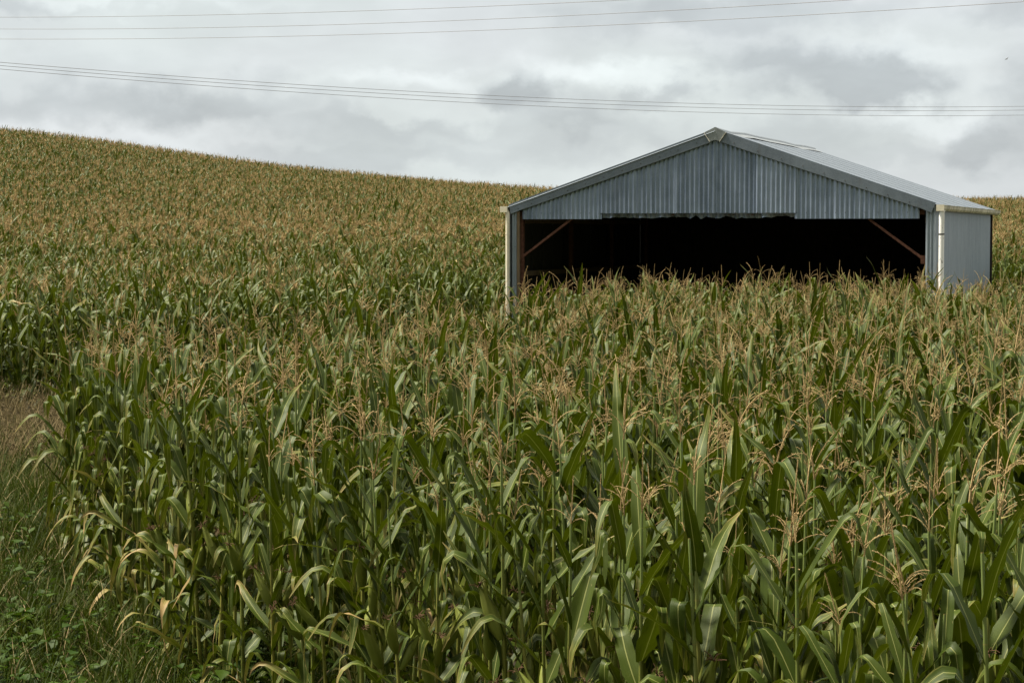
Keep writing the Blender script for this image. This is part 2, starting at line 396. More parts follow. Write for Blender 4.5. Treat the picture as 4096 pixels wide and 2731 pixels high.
def tassel_geo(rng, lod=0):
    g = Geo()
    nb = rng.integers(4, 9) if lod == 0 else rng.integers(3, 7)
    def branch(p0, d, L, droop, r):
        n = 7 if lod == 0 else 4
        tt = np.linspace(0, 1, n)
        az = math.atan2(d[1], d[0]); th0 = math.acos(max(-1, min(1, d[2])))
        th = th0 + droop * tt ** 1.4
        st = np.stack([np.sin(th) * np.cos(az), np.sin(th) * np.sin(az), np.cos(th)], 1) * (L / (n - 1))
        P = p0 + np.concatenate([[[0, 0, 0]], np.cumsum(st[:-1], 0)])
        if lod == 0:
            g.tube(P, r * np.linspace(1, .5, n), 3, mi=2)
            ns = int(L / (.006 if r > .004 else .011))
            for q in range(ns):     # spikelets
                f = .12 + .88 * (q + .5) / ns; x = f * (n - 1); i0 = min(int(x), n - 2); p = P[i0] + (P[i0 + 1] - P[i0]) * (x - i0)
                tdir = (P[i0 + 1] - P[i0]); tdir = tdir / (np.linalg.norm(tdir) + 1e-9)
                o = rng.normal(size=3); o -= tdir * (o @ tdir); o /= np.linalg.norm(o) + 1e-9
                tip = p + tdir * .011 + o * rng.uniform(.004, .010)
                sd_ = np.cross(tdir, o) * .0032
                g.add([p - sd_, p + sd_, tip], T=[(0, 1, 2)], mi=2)
        else:
            for q in range(2):
                sv = np.array([math.cos(az + q * 1.57), math.sin(az + q * 1.57), .1]) * (.0065 if lod == 1 else .011)
                wv_ = np.linspace(1, .3, n)[:, None] * rng.uniform(.5, 1.2, (n, 1))
                V = np.stack([P - sv * wv_, P + sv * wv_], 1).reshape(-1, 3)
                i = np.arange(n - 1) * 2
                g.add(V, np.stack([i, i + 1, i + 3, i + 2], 1), mi=2)
    lean = rng.normal(0, .12, 2)
    branch(np.zeros(3), np.array([lean[0], lean[1], math.sqrt(max(.1, 1 - lean @ lean))]), rng.uniform(.28, .40), rng.choice([0, rng.uniform(0, .4), rng.uniform(.4, 1.3)]), .0052)
    for q in range(nb):
        az = rng.uniform(0, 6.283); th = R(rng.uniform(15, 55))
        branch(np.array([0, 0, rng.uniform(.0, .10)]), np.array([math.sin(th) * math.cos(az), math.sin(th) * math.sin(az), math.cos(th)]), rng.uniform(.12, .22), rng.uniform(.3, 2.0), .0022)
    return g

def ear_geo(rng):
    """husk with overlapping pointed leaves, and the silk as separate geometry"""
    g = Geo(); L = rng.uniform(.24, .31); r0 = rng.uniform(.028, .036)
    n = 10; k = 9; tt = np.linspace(0, 1, n)
    prof = r0 * np.array([.45, .75, .95, 1, 1, .95, .82, .62, .4, .16])
    P = np.stack([.02 * tt ** 2, 0 * tt, L * tt], 1)
    g.tube(P, prof, k, mi=3)
    for q in range(4):
        az = q * 1.57 + rng.uniform(-.3, .3); h0 = rng.uniform(.35, .6) * L
        w_ = .016; out_ = np.array([math.cos(az), math.sin(az), 0]); sd_ = np.array([-math.sin(az), math.cos(az), 0])
        V = []
        for f in (0, .5, 1):
            z = h0 + f * (L * 1.15 - h0); rad = r0 * (1.03, .8, .75 + rng.uniform(0, .6))[int(f * 2)]
            V += [out_ * rad - sd_ * w_ * (1 - f) + (0, 0, z), out_ * rad + sd_ * w_ * (1 - f) + (.0, 0, z)]
        g.add(V, [(0, 1, 3, 2), (2, 3, 5, 4)], mi=3)
    s = Geo()
    for q in range(14):
        az = rng.uniform(0, 6.283); th = R(rng.uniform(5, 45)); l = rng.uniform(.025, .05)
        tt = np.linspace(0, 1, 4); thv = th + tt * rng.uniform(.5, 2)
        st = np.stack([np.sin(thv) * math.cos(az), np.sin(thv) * math.sin(az), np.cos(thv)], 1) * l / 3
        s.tube(np.array([.02, 0, L * .96]) + np.cumsum(st, 0), .0022, 3, mi=4)
    return g, s

RNG = np.random.default_rng(11)
LEAVES = {k: [leaf_geo(RNG, k) for _ in range(n)] for k, n in (('top', 18), ('mid', 30), ('low', 16), ('edge', 16))}
TASSELS = [tassel_geo(RNG) for _ in range(8)]
EARS = [ear_geo(RNG) for _ in range(5)]
STALKS = [stalk_geo(RNG, 2.0) for _ in range(6)]

def plant_recipe(rng, edge=False):
    """list of (part, pool, index, matrix, parent_index) in plant space"""
    out_ = []
    si = rng.integers(len(STALKS)); b = STALKS[si][1]
    def at(z):
        f = (z / 2.0) ** 2; return Vector((b[0] * f, b[1] * f, z))
    out_.append(('stalk', 'stalk', si, Matrix.Identity(4)))
    n = rng.integers(11, 14) if edge else rng.integers(13, 17); az = rng.uniform(0, 6.283)
    for q in range(n):
        f = q / (n - 1); z = .20 + 1.57 * f ** .95
        kind = 'low' if f < .3 else ('mid' if f < .8 else 'top')
        if edge and f < .5 and rng.random() < .3: kind = 'edge'
        if q > 0: az += math.pi + rng.normal(0, .32)
        s = rng.uniform(.86, 1.12) * (.85 if edge and f < .7 else 1)
        M = Matrix.Translation(at(z)) @ Matrix.Rotation(az, 4, 'Z') @ Matrix.Scale(s, 4)
        out_.append(('leaf', kind, int(rng.integers(len(LEAVES[kind]))), M))
    if rng.random() < .77:
        M = Matrix.Translation(at(1.985)) @ Matrix.Rotation(rng.uniform(0, 6.28), 4, 'Z') @ Matrix.Scale(rng.uniform(.7, 1.05), 4)
        out_.append(('tassel', 'tassel', int(rng.integers(len(TASSELS))), M))
    for q in range(1 if rng.random() < (.4 if edge else .75) else 2):
        z = rng.uniform(.8, 1.2); a_ = rng.uniform(0, 6.28)
        M = Matrix.Translation(at(z)) @ Matrix.Rotation(a_, 4, 'Z') @ Matrix.Translation((.014, 0, 0)) @ Matrix.Rotation(R(rng.uniform(14, 34)), 4, 'Y')
        out_.append(('ear', 'ear', int(rng.integers(len(EARS))), M))
    return out_

def geo_of(pool, i):
    return {'stalk': lambda: STALKS[i][0], 'tassel': lambda: TASSELS[i], 'ear': lambda: EARS[i][0]}.get(pool, lambda: LEAVES[pool][i])()

def joined_plant(rng, name):
    g = Geo()
    for part, pool, i, M in plant_recipe(rng):
        mi = {'stalk': 1, 'tassel': 2, 'ear': 3}.get(part, 0)
        g.merge(geo_of(pool, i), M, mi)
        if part == 'ear': g.merge(EARS[i][1], M, 4)
    return g.mesh(name, CORN_MATS)

def far_plant(rng, name, lod, ripe=0):
    g = Geo(); az = rng.uniform(0, 6.283); n = 11 if lod == 1 else 8
    for q in range(n):
        f = q / (n - 1); z = (.3 if lod == 1 else .8) + (1.52 if lod == 1 else 1.02) * f
        kind = 'low' if z < .6 else ('mid' if z < 1.6 else 'top'); az += math.pi + rng.normal(0, .35)
        g.merge(leaf_geo(rng, kind, 7 if lod == 1 else 6, 3, 1.0 if lod == 1 else 1.1), Matrix.Translation((0, 0, z)) @ Matrix.Rotation(az, 4, 'Z') @ Matrix.Scale(rng.uniform(.85, 1.1), 4), 0)
    g.tube([(0, 0, 0), (0, 0, 1.0), (0, 0, 2.0)], [.014, .011, .005], 4, mi=1)
    if ripe:
        for q in range(len(g.A)): g.A[q][:, 1] += rng.uniform(.08, .3)
    for q in range(2 if ripe else int(rng.random() < .5)): g.merge(tassel_geo(rng, lod), Matrix.Translation((0, 0, 1.98)) @ Matrix.Scale(rng.uniform(.85, 1.15), 4), 2)
    return g.mesh(name, CORN_MATS)

# ------------------------------------------------------------------ scattering on points with geometry nodes (for what nobody could count)
def scatter(name, pts, rots, scl, idx, meshes):
    coll = bpy.data.collections.new(name + '_variants')
    for q, me in enumerate(meshes):
        coll.objects.link(bpy.data.objects.new('%s_%03d' % (me.name, q), me))
    me = bpy.data.meshes.new(name)
    n = len(pts)
    me.vertices.add(n); me.vertices.foreach_set('co', np.asarray(pts, np.float32).ravel())
    at = me.attributes.new('rot', 'FLOAT_VECTOR', 'POINT'); at.data.foreach_set('vector', np.asarray(rots, np.float32).ravel())
    at = me.attributes.new('scl', 'FLOAT', 'POINT'); at.data.foreach_set('value', np.asarray(scl, np.float32))
    at = me.attributes.new('idx', 'INT', 'POINT'); at.data.foreach_set('value', np.asarray(idx, np.int32))
    o = obj(name, me)
    ng = bpy.data.node_groups.new(name, 'GeometryNodeTree')
    ng.interface.new_socket('Geometry', in_out='INPUT', socket_type='NodeSocketGeometry')
    ng.interface.new_socket('Geometry', in_out='OUTPUT', socket_type='NodeSocketGeometry')
    t = NT(ng)
    gi = t.n('NodeGroupInput'); go = t.n('NodeGroupOutput')
    ci = t.n('GeometryNodeCollectionInfo', {0: coll, 1: True, 2: True})
    def na(nm, dt):
        return t.n('GeometryNodeInputNamedAttribute', {0: nm}, data_type=dt).outputs[0]
    er = t.n('FunctionNodeEulerToRotation', {0: na('rot', 'FLOAT_VECTOR')})
    ip = t.n('GeometryNodeInstanceOnPoints', {'Points': gi.outputs[0], 'Instance': ci.outputs[0], 'Pick Instance': True, 'Instance Index': na('idx', 'INT'), 'Rotation': er.outputs[0], 'Scale': na('scl', 'FLOAT')})
    t.link(ip.outputs[0], go.inputs[0])
    md = o.modifiers.new('scatter', 'NODES'); md.node_group = ng
    return o

def inside(poly, x, y):
    x = np.asarray(x); y = np.asarray(y); r = np.zeros(x.shape, bool); n = len(poly)
    for i in range(n):
        x0, y0 = poly[i]; x1, y1 = poly[(i + 1) % n]
        c = ((y0 > y) != (y1 > y)) & (x < (x1 - x0) * (y - y0) / (y1 - y0 + 1e-12) + x0)
        r ^= c
    return r

# ------------------------------------------------------------------ the corn
NEAR = [(3.4, 3.6), (1.9, 6.8), (-4.3, 19.4), (-4.7, 21.2), (-3.2, 24.6), (-0.6, 30.2), (1.1, 37), (1.9, 43), (9.2, 41.2), (20, 37), (20, 20), (8, 3.6)]
FAR = [(-30, 17), (-9, 31.2), (-2.7, 41.5), (-2.3, 47), (1.8, 59.5), (14.2, 55.6), (12.2, 48.2), (40, 39), (120, 178), (-120, 178), (-60, 60)]
EDGE_P = np.array([1.9, 6.8]); EDGE_D = np.array([-6.2, 12.6]); EDGE_D /= np.linalg.norm(EDGE_D); EDGE_N = np.array([EDGE_D[1], -EDGE_D[0]])
rng = np.random.default_rng(5)

rows = []
for r in range(0, 60):
    s = -6.0
    while s < 60:
        s += .175 + rng.normal(0, .04)
        p = EDGE_P + EDGE_D * s + EDGE_N * (.18 + r * .74 + rng.normal(0, .045))
        rows.append((p[0], p[1], r, s))
rows = np.array(rows)
keep = inside(NEAR, rows[:, 0], rows[:, 1])
bulge = -.62 * np.sin(np.pi * np.clip(rows[:, 3] / 14.04, 0, 1))          # the field edge bows out a little
rows[:, 0] += EDGE_N[0] * bulge; rows[:, 1] += EDGE_N[1] * bulge
keep &= (np.abs(rows[:, 0]) < .2539 * rows[:, 1] + 2.6) & (rows[:, 1] > 6.2)
rows = rows[keep]
# what shows largest: the plants nearest the camera whose upper part is inside the picture
px = rows[:, 0] / rows[:, 1]; topy = (CAM_H - 1.6) / rows[:, 1]
inview = (np.abs(px) < .262) & ((CAM_H - 2.25) / rows[:, 1] < .2247)
score = rows[:, 1] + .55 * np.clip(rows[:, 2] - 1, 0, 20) * (rows[:, 1] > 11)
order = np.argsort(np.where(inview, score, 1e3))
hero = np.zeros(len(rows), bool); hero[order[:300]] = True

LEAF_ME = {k: [g.mesh('corn_leaf_blade', [M_LEAF]) for g in v] for k, v in LEAVES.items()}
STALK_ME = [g.mesh('corn_stalk', [M_LEAF, M_STALK]) for g, b in STALKS]
TASSEL_ME = [g.mesh('corn_tassel', [M_LEAF, M_STALK, M_TASSEL]) for g in TASSELS]
EAR_ME = [(g.mesh('corn_ear', CORN_MATS), s.mesh('corn_silk', CORN_MATS)) for g, s in EARS]

def part_mesh(pool, i):
    if pool in LEAF_ME: return LEAF_ME[pool][i]
    return {'stalk': STALK_ME, 'tassel': TASSEL_ME}[pool][i] if pool != 'ear' else EAR_ME[i][0]

def ordinal(n):
    w1 = ['', 'first', 'second', 'third', 'fourth', 'fifth', 'sixth', 'seventh', 'eighth', 'ninth', 'tenth', 'eleventh', 'twelfth', 'thirteenth', 'fourteenth', 'fifteenth', 'sixteenth', 'seventeenth', 'eighteenth', 'nineteenth']
    if n < 20: return w1[n]
    return str(n) + {1: 'st', 2: 'nd', 3: 'rd'}.get(n % 10, 'th')
front_s = np.sort(rows[hero & (rows[:, 2] == 0)][:, 3])[::-1]
def corn_label(x, y, r, s):
    g = 'corn plants of the near block'
    u = x / y * F_PX + 2048
    if r == 0:
        return '%s corn stalk along the front edge counted from the grass verge corner' % ordinal(int(np.searchsorted(-front_s, -s)) + 1), g
    for lim, place in ((700, 'nearest the verge'), (1300, 'under the left hillside'), (2030, 'left of the shed'), (2480, 'below the left brace of the shed'), (2860, 'below the gable left half'),
                       (3250, 'below the gable right half'), (3700, 'below the right brace of the shed'), (9999, 'below the white downpipe')):
        if u < lim: break
    k = BIN.get((r, place), 0) + 1; BIN[(r, place)] = k
    return '%s corn plant in the %s row back, %s' % (ordinal(k), ordinal(int(r) + 1), place), g
BIN = {}

HR = rows[hero]; HR = HR[np.argsort(HR[:, 0] / HR[:, 1])]
for x, y, r, s in HR:
    gz = float(ground_z(x, y))
    e = empty('corn_plant', (x, y, gz), (rng.normal(0, .035), rng.normal(0, .035), rng.uniform(0, 6.283)))
    sc_ = rng.uniform(.86, 1.12); e.scale = (sc_,) * 3
    lab, grp = corn_label(x, y, r, s)
    tag(e, lab, 'corn plant', grp)
    for part, pool, i, M in plant_recipe(rng, r <= 1):
        o = bpy.data.objects.new(part, part_mesh(pool, i)); COL.objects.link(o); o.parent = e; o.matrix_local = M
        if part == 'ear':
            o2 = bpy.data.objects.new('silk', EAR_ME[i][1]); COL.objects.link(o2); o2.parent = o

rest = rows[~hero]
nv = 18
variants = [joined_plant(rng, 'corn_near') for _ in range(nv)]
P = np.stack([rest[:, 0], rest[:, 1], ground_z(rest[:, 0], rest[:, 1])], 1)
Rt = np.stack([rng.normal(0, .035, len(P)), rng.normal(0, .035, len(P)), rng.uniform(0, 6.283, len(P))], 1)
o = scatter('corn_rows', P, Rt, np.clip(rng.normal(.99, .08, len(P)), .78, 1.2), rng.integers(0, nv, len(P)), variants)
tag(o, 'the rest of the near corn block reaching back to the shed', 'corn', kind='stuff')

# far field
def far_rows(y0, y1, row, gap):
    pts = []
    ang = R(24); d = np.array([math.cos(ang), math.sin(ang)]); nrm_ = np.array([-d[1], d[0]])
    ss = np.arange(-140, 140, gap); rr = np.arange(-40, 190, row)
    S, Rr = np.meshgrid(ss, rr)
    S = S + rng.normal(0, gap * .25, S.shape); Rr = Rr + rng.normal(0, .07, S.shape)
    x = S * d[0] + Rr * nrm_[0]; y = S * d[1] + Rr * nrm_[1]
    k = (y >= y0) & (y < y1) & (np.abs(x) < .2539 * y + 3.0)
    x, y = x[k], y[k]; k = inside(FAR, x, y)
    return np.stack([x[k], y[k], ground_z(x[k], y[k])], 1)
v1 = [far_plant(rng, 'corn_far', 1, q >= 10) for q in range(16)]; v2 = [far_plant(rng, 'corn_hill', 2, q >= 10) for q in range(16)]
def ripeness(x, y):
    f = .28 + .10 * np.sin(x * .21 + y * .05) + .10 * np.sin(y * .19 - x * .08 + 1.3) + .08 * np.sin(x * .55 - y * .31)
    f += .62 * np.exp(-((y - 72 - .12 * x) / 9) ** 2) - .3 * np.exp(-((y - 46) / 13) ** 2)
    return np.clip(f, .03, .95)
for nm, P, vs, lab in (('corn_field', far_rows(15, 64, .74, .2), v1, 'far corn field rising from the brown grass beyond the verge'),
                       ('corn_hillside', far_rows(64, 176, .76, .27), v2, 'olive and tan corn covering the hillside up to the skyline')):
    Rt = np.stack([rng.normal(0, .05, len(P)), rng.normal(0, .05, len(P)), rng.uniform(0, 6.283, len(P))], 1)
    o = scatter(nm, P, Rt, rng.uniform(.86, 1.14, len(P)), np.where(rng.random(len(P)) < ripeness(P[:, 0], P[:, 1]), rng.integers(10, 16, len(P)), rng.integers(0, 10, len(P))), vs)
    tag(o, lab, 'corn', kind='stuff')
    print(nm, len(P))
print('near', len(rows))

# ------------------------------------------------------------------ verge grass, seed grass and weeds
M_GRASS = simple('grass_blade', (.017, .032, .001), (.048, .062, .003), .6, 8, .12, .8, .3)
M_SEED = simple('seed_head', (.065, .05, .024), (.12, .092, .048), .9, 30, .1, .8, .2)
M_STRAW = simple('dry_straw', (.22, .17, .08), (.33, .25, .13), .8, 30, .2, .8, .2)
M_WEED = simple('weed_leaf', (.020, .048, .002), (.042, .072, .004), .55, 12, .15, .8, .3)
def grass_clump(rng, n, h, spread, seed=False):
    g = Geo()
    for q in range(n):
        a_ = rng.uniform(0, 6.283); r_ = spread * math.sqrt(rng.random()); p0 = np.array([r_ * math.cos(a_), r_ * math.sin(a_), -.02])
        L = h * rng.uniform(.5, 1.15); az = rng.uniform(0, 6.283); th0 = R(rng.uniform(3, 30)); bend = R(rng.uniform(10, 110)) * (.35 if seed else 1)
        tt = np.linspace(0, 1, 5); th = th0 + bend * tt ** 1.6
        st = np.stack([np.sin(th) * math.cos(az), np.sin(th) * math.sin(az), np.cos(th)], 1) * L / 4
        P = p0 + np.concatenate([[[0, 0, 0]], np.cumsum(st[:-1], 0)])
        w_ = rng.uniform(.002, .006) if not seed else .0018
        sv = np.array([-math.sin(az), math.cos(az), 0]) * w_
        ww = np.array([.8, 1, .85, .55, .05])[:, None] if not seed else np.ones((5, 1))
        V = np.stack([P - sv * ww, P + sv * ww], 1).reshape(-1, 3); i = np.arange(4) * 2
        g.add(V, np.stack([i, i + 1, i + 3, i + 2], 1), mi=(2 if rng.random() < .07 else 0) if not seed else 2)
        if seed:
            for k in range(9):
                f = rng.uniform(.6, 1); x = f * 4; i0 = min(int(x), 3); p = P[i0] + (P[i0 + 1] - P[i0]) * (x - i0)
                o_ = rng.normal(size=3) * .030 * (1.3 - f) * 2 + np.array([0, 0, .02])
                sv2 = rng.normal(size=3) * .004
                g.add([p, p + o_ * .6 + sv2, p + o_, p + o_ * .6 - sv2], [(0, 1, 2, 3)], mi=1)
    return g.mesh('grass_seed' if seed else 'grass_tuft', [M_GRASS, M_SEED, M_STRAW])
def weed_clump(rng):
    g = Geo()
    for q in range(rng.integers(4, 8)):
        az = rng.uniform(0, 6.283); th = R(rng.uniform(5, 50)); L = rng.uniform(.15, .42); d = np.array([math.sin(th) * math.cos(az), math.sin(th) * math.sin(az), math.cos(th)])
        g.tube([np.zeros(3), d * L * .5, d * L + (0, 0, -.03)], .003, 3)
        for k in range(rng.integers(4, 9)):
            p = d * L * rng.uniform(.3, 1.0); a2 = rng.uniform(0, 6.283); l = rng.uniform(.05, .10); tl = R(rng.uniform(-10, 45))
            dr = np.array([math.cos(a2) * math.cos(tl), math.sin(a2) * math.cos(tl), math.sin(tl)]); sd_ = np.array([-math.sin(a2), math.cos(a2), rng.uniform(-.3, .3)])
            w_ = l * rng.uniform(.3, .45)
            V = [p, p + dr * l * .35 + sd_ * w_ + (0, 0, .008), p + dr * l * .4, p + dr * l * .35 - sd_ * w_ + (0, 0, .008), p + dr * l * .72 + sd_ * w_ * .6, p + dr * l * .72 - sd_ * w_ * .6, p + dr * l - np.array([0, 0, .015])]
            g.add(V, [(0, 2, 4, 1), (0, 3, 5, 2)], [(2, 6, 4), (2, 5, 6)])
    return g.mesh('weed_tuft', [M_WEED])
def verge_points(n, x0, x1, y0, y1, pr=None):
    x = rng.uniform(x0, x1, n); y = rng.uniform(y0, y1, n)
    # allow grass a little way in among the first stalks
    dx = (x - EDGE_P[0]) * EDGE_N[0] + (y - EDGE_P[1]) * EDGE_N[1]
    ok = (~inside(NEAR, x, y) | (dx < .9)) & ~inside(FAR, x, y) & (np.abs(x) < .2539 * y + 2.5)
    if pr is not None: ok &= rng.random(n) < pr(x, y)
    return np.stack([x[ok], y[ok], ground_z(x[ok], y[ok])], 1)
def put(name, P, vs, s0, s1, lab, cat):
    Rt = np.stack([rng.normal(0, .08, len(P)), rng.normal(0, .08, len(P)), rng.uniform(0, 6.283, len(P))], 1)
    o = scatter(name, P, Rt, rng.uniform(s0, s1, len(P)), rng.integers(0, len(vs), len(P)), vs)
    tag(o, lab, cat, kind='stuff')
put('grass', verge_points(26000, -13, 4, 6, 47), [grass_clump(rng, 26, .46, .14) for _ in range(6)], .6, 1.3, 'rough green grass covering the verge', 'grass')
def brown(x, y): return np.clip((y - 23.5) / 6, 0, .5) * np.clip((36 - y) / 2, 0, 1) * np.clip(.62 + .5 * np.sin(x * 2.1 + y * .7) * np.sin(y * 1.3 - x), .1, 1)
put('seed_grass', verge_points(4200, -12, -1, 20, 36, brown), [grass_clump(rng, 14, .95, .16, True) for _ in range(5)], .75, 1.15, 'tall brown seeding grass in front of the far corn', 'grass')
put('weeds', verge_points(2600, -7, 4, 7, 23, lambda x, y: .12 + .88 * np.clip((17 - y) / 4, 0, 1)), [weed_clump(rng) for _ in range(6)], .7, 1.3, 'low broad leaved weeds at the foot of the corn', 'weeds')

# ------------------------------------------------------------------ the shed
def galvanised(name, c0, c1, metal=.55, rough=.45, streak=1.0, rust=0.0, var=.25, inner=None):
    m, t = new_mat(name)
    tc = t.n('ShaderNodeTexCoord').outputs['Object']
    rnd = t.n('ShaderNodeObjectInfo').outputs['Random']
    tc2 = t.n('ShaderNodeVectorMath', {0: tc, 1: t.n('ShaderNodeCombineXYZ', {0: t.m('MULTIPLY', rnd, 37.0), 1: t.m('MULTIPLY', rnd, 11.0), 2: 0.0}).outputs[0]}, operation='ADD').outputs[0]
    st = t.noise(t.n('ShaderNodeMapping', {0: tc2, 3: (9, 9, .35)}).outputs[0], 1.0, 5, .65)
    blot = t.noise(tc2, 2.3, 5, .6)
    sp_ = t.n('ShaderNodeTexVoronoi', {'Vector': tc2, 'Scale': 45.0}).outputs['Color']
    spv = t.n('ShaderNodeSeparateColor', {0: sp_}).outputs[0]
    f = t.m('ADD', t.m('MULTIPLY', t.step(st, .3, .7), .55 * streak), t.m('MULTIPLY', t.step(blot, .3, .7), .3))
    f = t.m('ADD', f, t.m('MULTIPLY', t.m('SUBTRACT', rnd, .5), var))
    c = t.mix(t.m('MINIMUM', t.m('MAXIMUM', f, 0.0), 1.0), c0, c1)
    c = t.mix(t.m('MULTIPLY', spv, .12), c, (.5, .55, .6))
    dirt = t.step(t.noise(t.n('ShaderNodeMapping', {0: tc2, 3: (5, 5, .5)}).outputs[0], 1.0, 4, .7), .56, .74)
    c = t.mix(t.m('MULTIPLY', dirt, .3), c, (.15, .135, .13))
    if rust: c = t.mix(t.m('MULTIPLY', t.step(t.noise(tc2, 3.5, 6, .7), .58, .7), rust), c, (.2, .08, .035))
    if inner: c = t.mix(t.n('ShaderNodeNewGeometry').outputs['Backfacing'], c, inner)  # back faces take a darker colour standing in for interior shade
    ro = t.m('ADD', rough - .08, t.m('MULTIPLY', blot, .2))
    return finish(m, t, t.n('ShaderNodeBsdfPrincipled', {'Base Color': c, 'Roughness': ro, 'Metallic': metal}).outputs[0])
M_GALV = galvanised('galvanised_sheet', (.155, .20, .285), (.35, .42, .55), .5, .42, 1.2, var=.7)
M_WALL = galvanised('galvanised_wall', (.25, .295, .34), (.37, .43, .48), .45, .5, .6, inner=(.05, .048, .042))  # inside face darkened to put the shed's inner shade into its colour
M_ROOF = galvanised('galvanised_roof', (.125, .15, .178), (.185, .218, .255), .5, .5, .5, inner=(.03, .026, .022))  # underside near black: shade of the roof space painted in
M_INNER = simple('shade_dark_iron', (.022, .018, .015), (.04, .03, .024), .9, 6, .2, .3)  # back wall and corners: shade of the unlit interior put into the colour
M_FLASH = galvanised('flashing', (.14, .168, .215), (.23, .27, .33), .5, .45, .4)
M_CAP = galvanised('zinc_cap', (.15, .165, .175), (.36, .385, .39), .55, .42, .8)
M_SCREW = simple('screw', (.03, .03, .035), (.07, .06, .055), .6, 40)
M_RUST = simple('rusty_steel', (.07, .028, .016), (.15, .065, .04), .8, 14, .3, .2)
M_TIMBER = simple('old_timber', (.11, .078, .045), (.19, .14, .085), .85, 10, .2, .3, stretch=(1, 1, .15))
M_CREAM = simple('cream_plastic', (.76, .68, .51), (.84, .78, .64), .45, 6, .4, .2)
M_STRIP = simple('pale_sealant', (.45, .42, .34), (.62, .6, .52), .7, 20, .3, .2)
m, t = new_mat('stained_gutter')
tc = t.n('ShaderNodeTexCoord').outputs['Object']
stn = t.noise(t.n('ShaderNodeMapping', {0: tc, 3: (10, 10, 1.2)}).outputs[0], 1.0, 5, .7)
c = t.mix(t.step(stn, .4, .62), (.66, .62, .46), (.14, .14, .07))
M_GUTTER = finish(m, t, t.n('ShaderNodeBsdfPrincipled', {'Base Color': c, 'Roughness': .5}).outputs[0])
m, t = new_mat('spotted_pipe')
tc = t.n('ShaderNodeTexCoord').outputs['Object']
stn = t.noise(t.n('ShaderNodeMapping', {0: tc, 3: (20, 20, 12)}).outputs[0], 1.0, 3, .6)
c = t.mix(t.step(stn, .64, .70), (.86, .85, .82), (.10, .07, .06))
M_PIPE = finish(m, t, t.n('ShaderNodeBsdfPrincipled', {'Base Color': c, 'Roughness': .5}).outputs[0])

YAW = R(19.27)
HW, ZE, ZR = 4.86, 3.86, 5.52                 # half width, eave and ridge (top of the barge)
WL, RL0, RL1 = 11.1, -.02, 12.0               # wall length, roof from / to
shed = empty('farm_shed', (4.52, 45.0, 0), (0, 0, -YAW))
tag(shed, 'grey corrugated iron farm shed with open dark front standing in the corn', 'shed')
SLOPE = (ZR - ZE) / HW
def roof_z(u): return ZR - SLOPE * abs(u)

def corr_sheet(u0, u1, zlo, zhi, pitch=.106, amp=.016, per=8, rows_=(0, 1), fold=None, seed=0):
    """a corrugated sheet in the u-z plane (v is depth); zlo, zhi functions of u"""
    n = max(6, int(round((u1 - u0) / pitch * per)))
    u = np.linspace(u0, u1, n + 1); v = amp * np.cos((u - u0) / pitch * 2 * np.pi)
    lo = np.array([zlo(x) for x in u]); hi = np.array([zhi(x) for x in u])
    r = np.random.default_rng(seed); lev = []
    if fold:
        crum = np.interp(u, np.linspace(u0, u1, 11), r.normal(0, .035, 11))
        lev.append(np.stack([u, v + fold * 1.0 + crum, lo + .02 * np.interp(u, np.linspace(u0, u1, 9), r.normal(0, 1, 9))], 1))
        lev.append(np.stack([u, v + fold * .75 + crum * .5, lo + .045], 1))
        lev.append(np.stack([u, v - .003, lo + .092], 1))
        lev.append(np.stack([u, v, lo + .094], 1))
    else:
        lev.append(np.stack([u, v, lo], 1))
    lev.append(np.stack([u, v, np.maximum(hi, lo + .13)], 1))
    L = np.stack(lev); k = len(lev); nu = n + 1
    i = np.array([q for q in range(k - 1) if not (fold and q == 2)])[:, None] * nu; j = np.arange(n)[None]
    g = Geo(); g.add(L.reshape(-1, 3), np.stack([i + j, i + j + 1, i + nu + j + 1, i + nu + j], -1).reshape(-1, 4))
    return g
GX0, GX1, GZ = -4.55, 4.50, 3.535
SH = [-4.55, -3.60, -2.66, -1.82, -.92, 0.0, .92, 1.80, 2.66, 3.58, 4.50]
gs = Geo(); gs.tube([(0, 0, 0), (0, -.006, 0), (0, -.008, 0)], [.009, .009, .004], 6); SCREW_ME = gs.mesh('screw', [M_SCREW])
for q in range(10):
    u0, u1 = SH[q] - (.02 if q else 0), SH[q + 1] + (.02 if q < 9 else 0)
    damaged = 2 <= q <= 6
    g = corr_sheet(u0, u1, (lambda x: GZ + .035) if damaged else (lambda x: GZ), lambda x: roof_z(x) - .06, fold=.08 if damaged else None, seed=q)
    o = obj('gable_sheet', g.mesh('gable_sheet', [M_GALV]), shed, (0, .030 + .014 * (q % 2), 0))
    if damaged: o['label'] = 'gable sheet with crumpled lower edge'
    for k in range(int((u1 - u0) / .21)):
        obj('screw', SCREW_ME, o, (u0 + .106 * (2 * k + .5), -.012, 3.67), (0, 0, 0), 1.2)
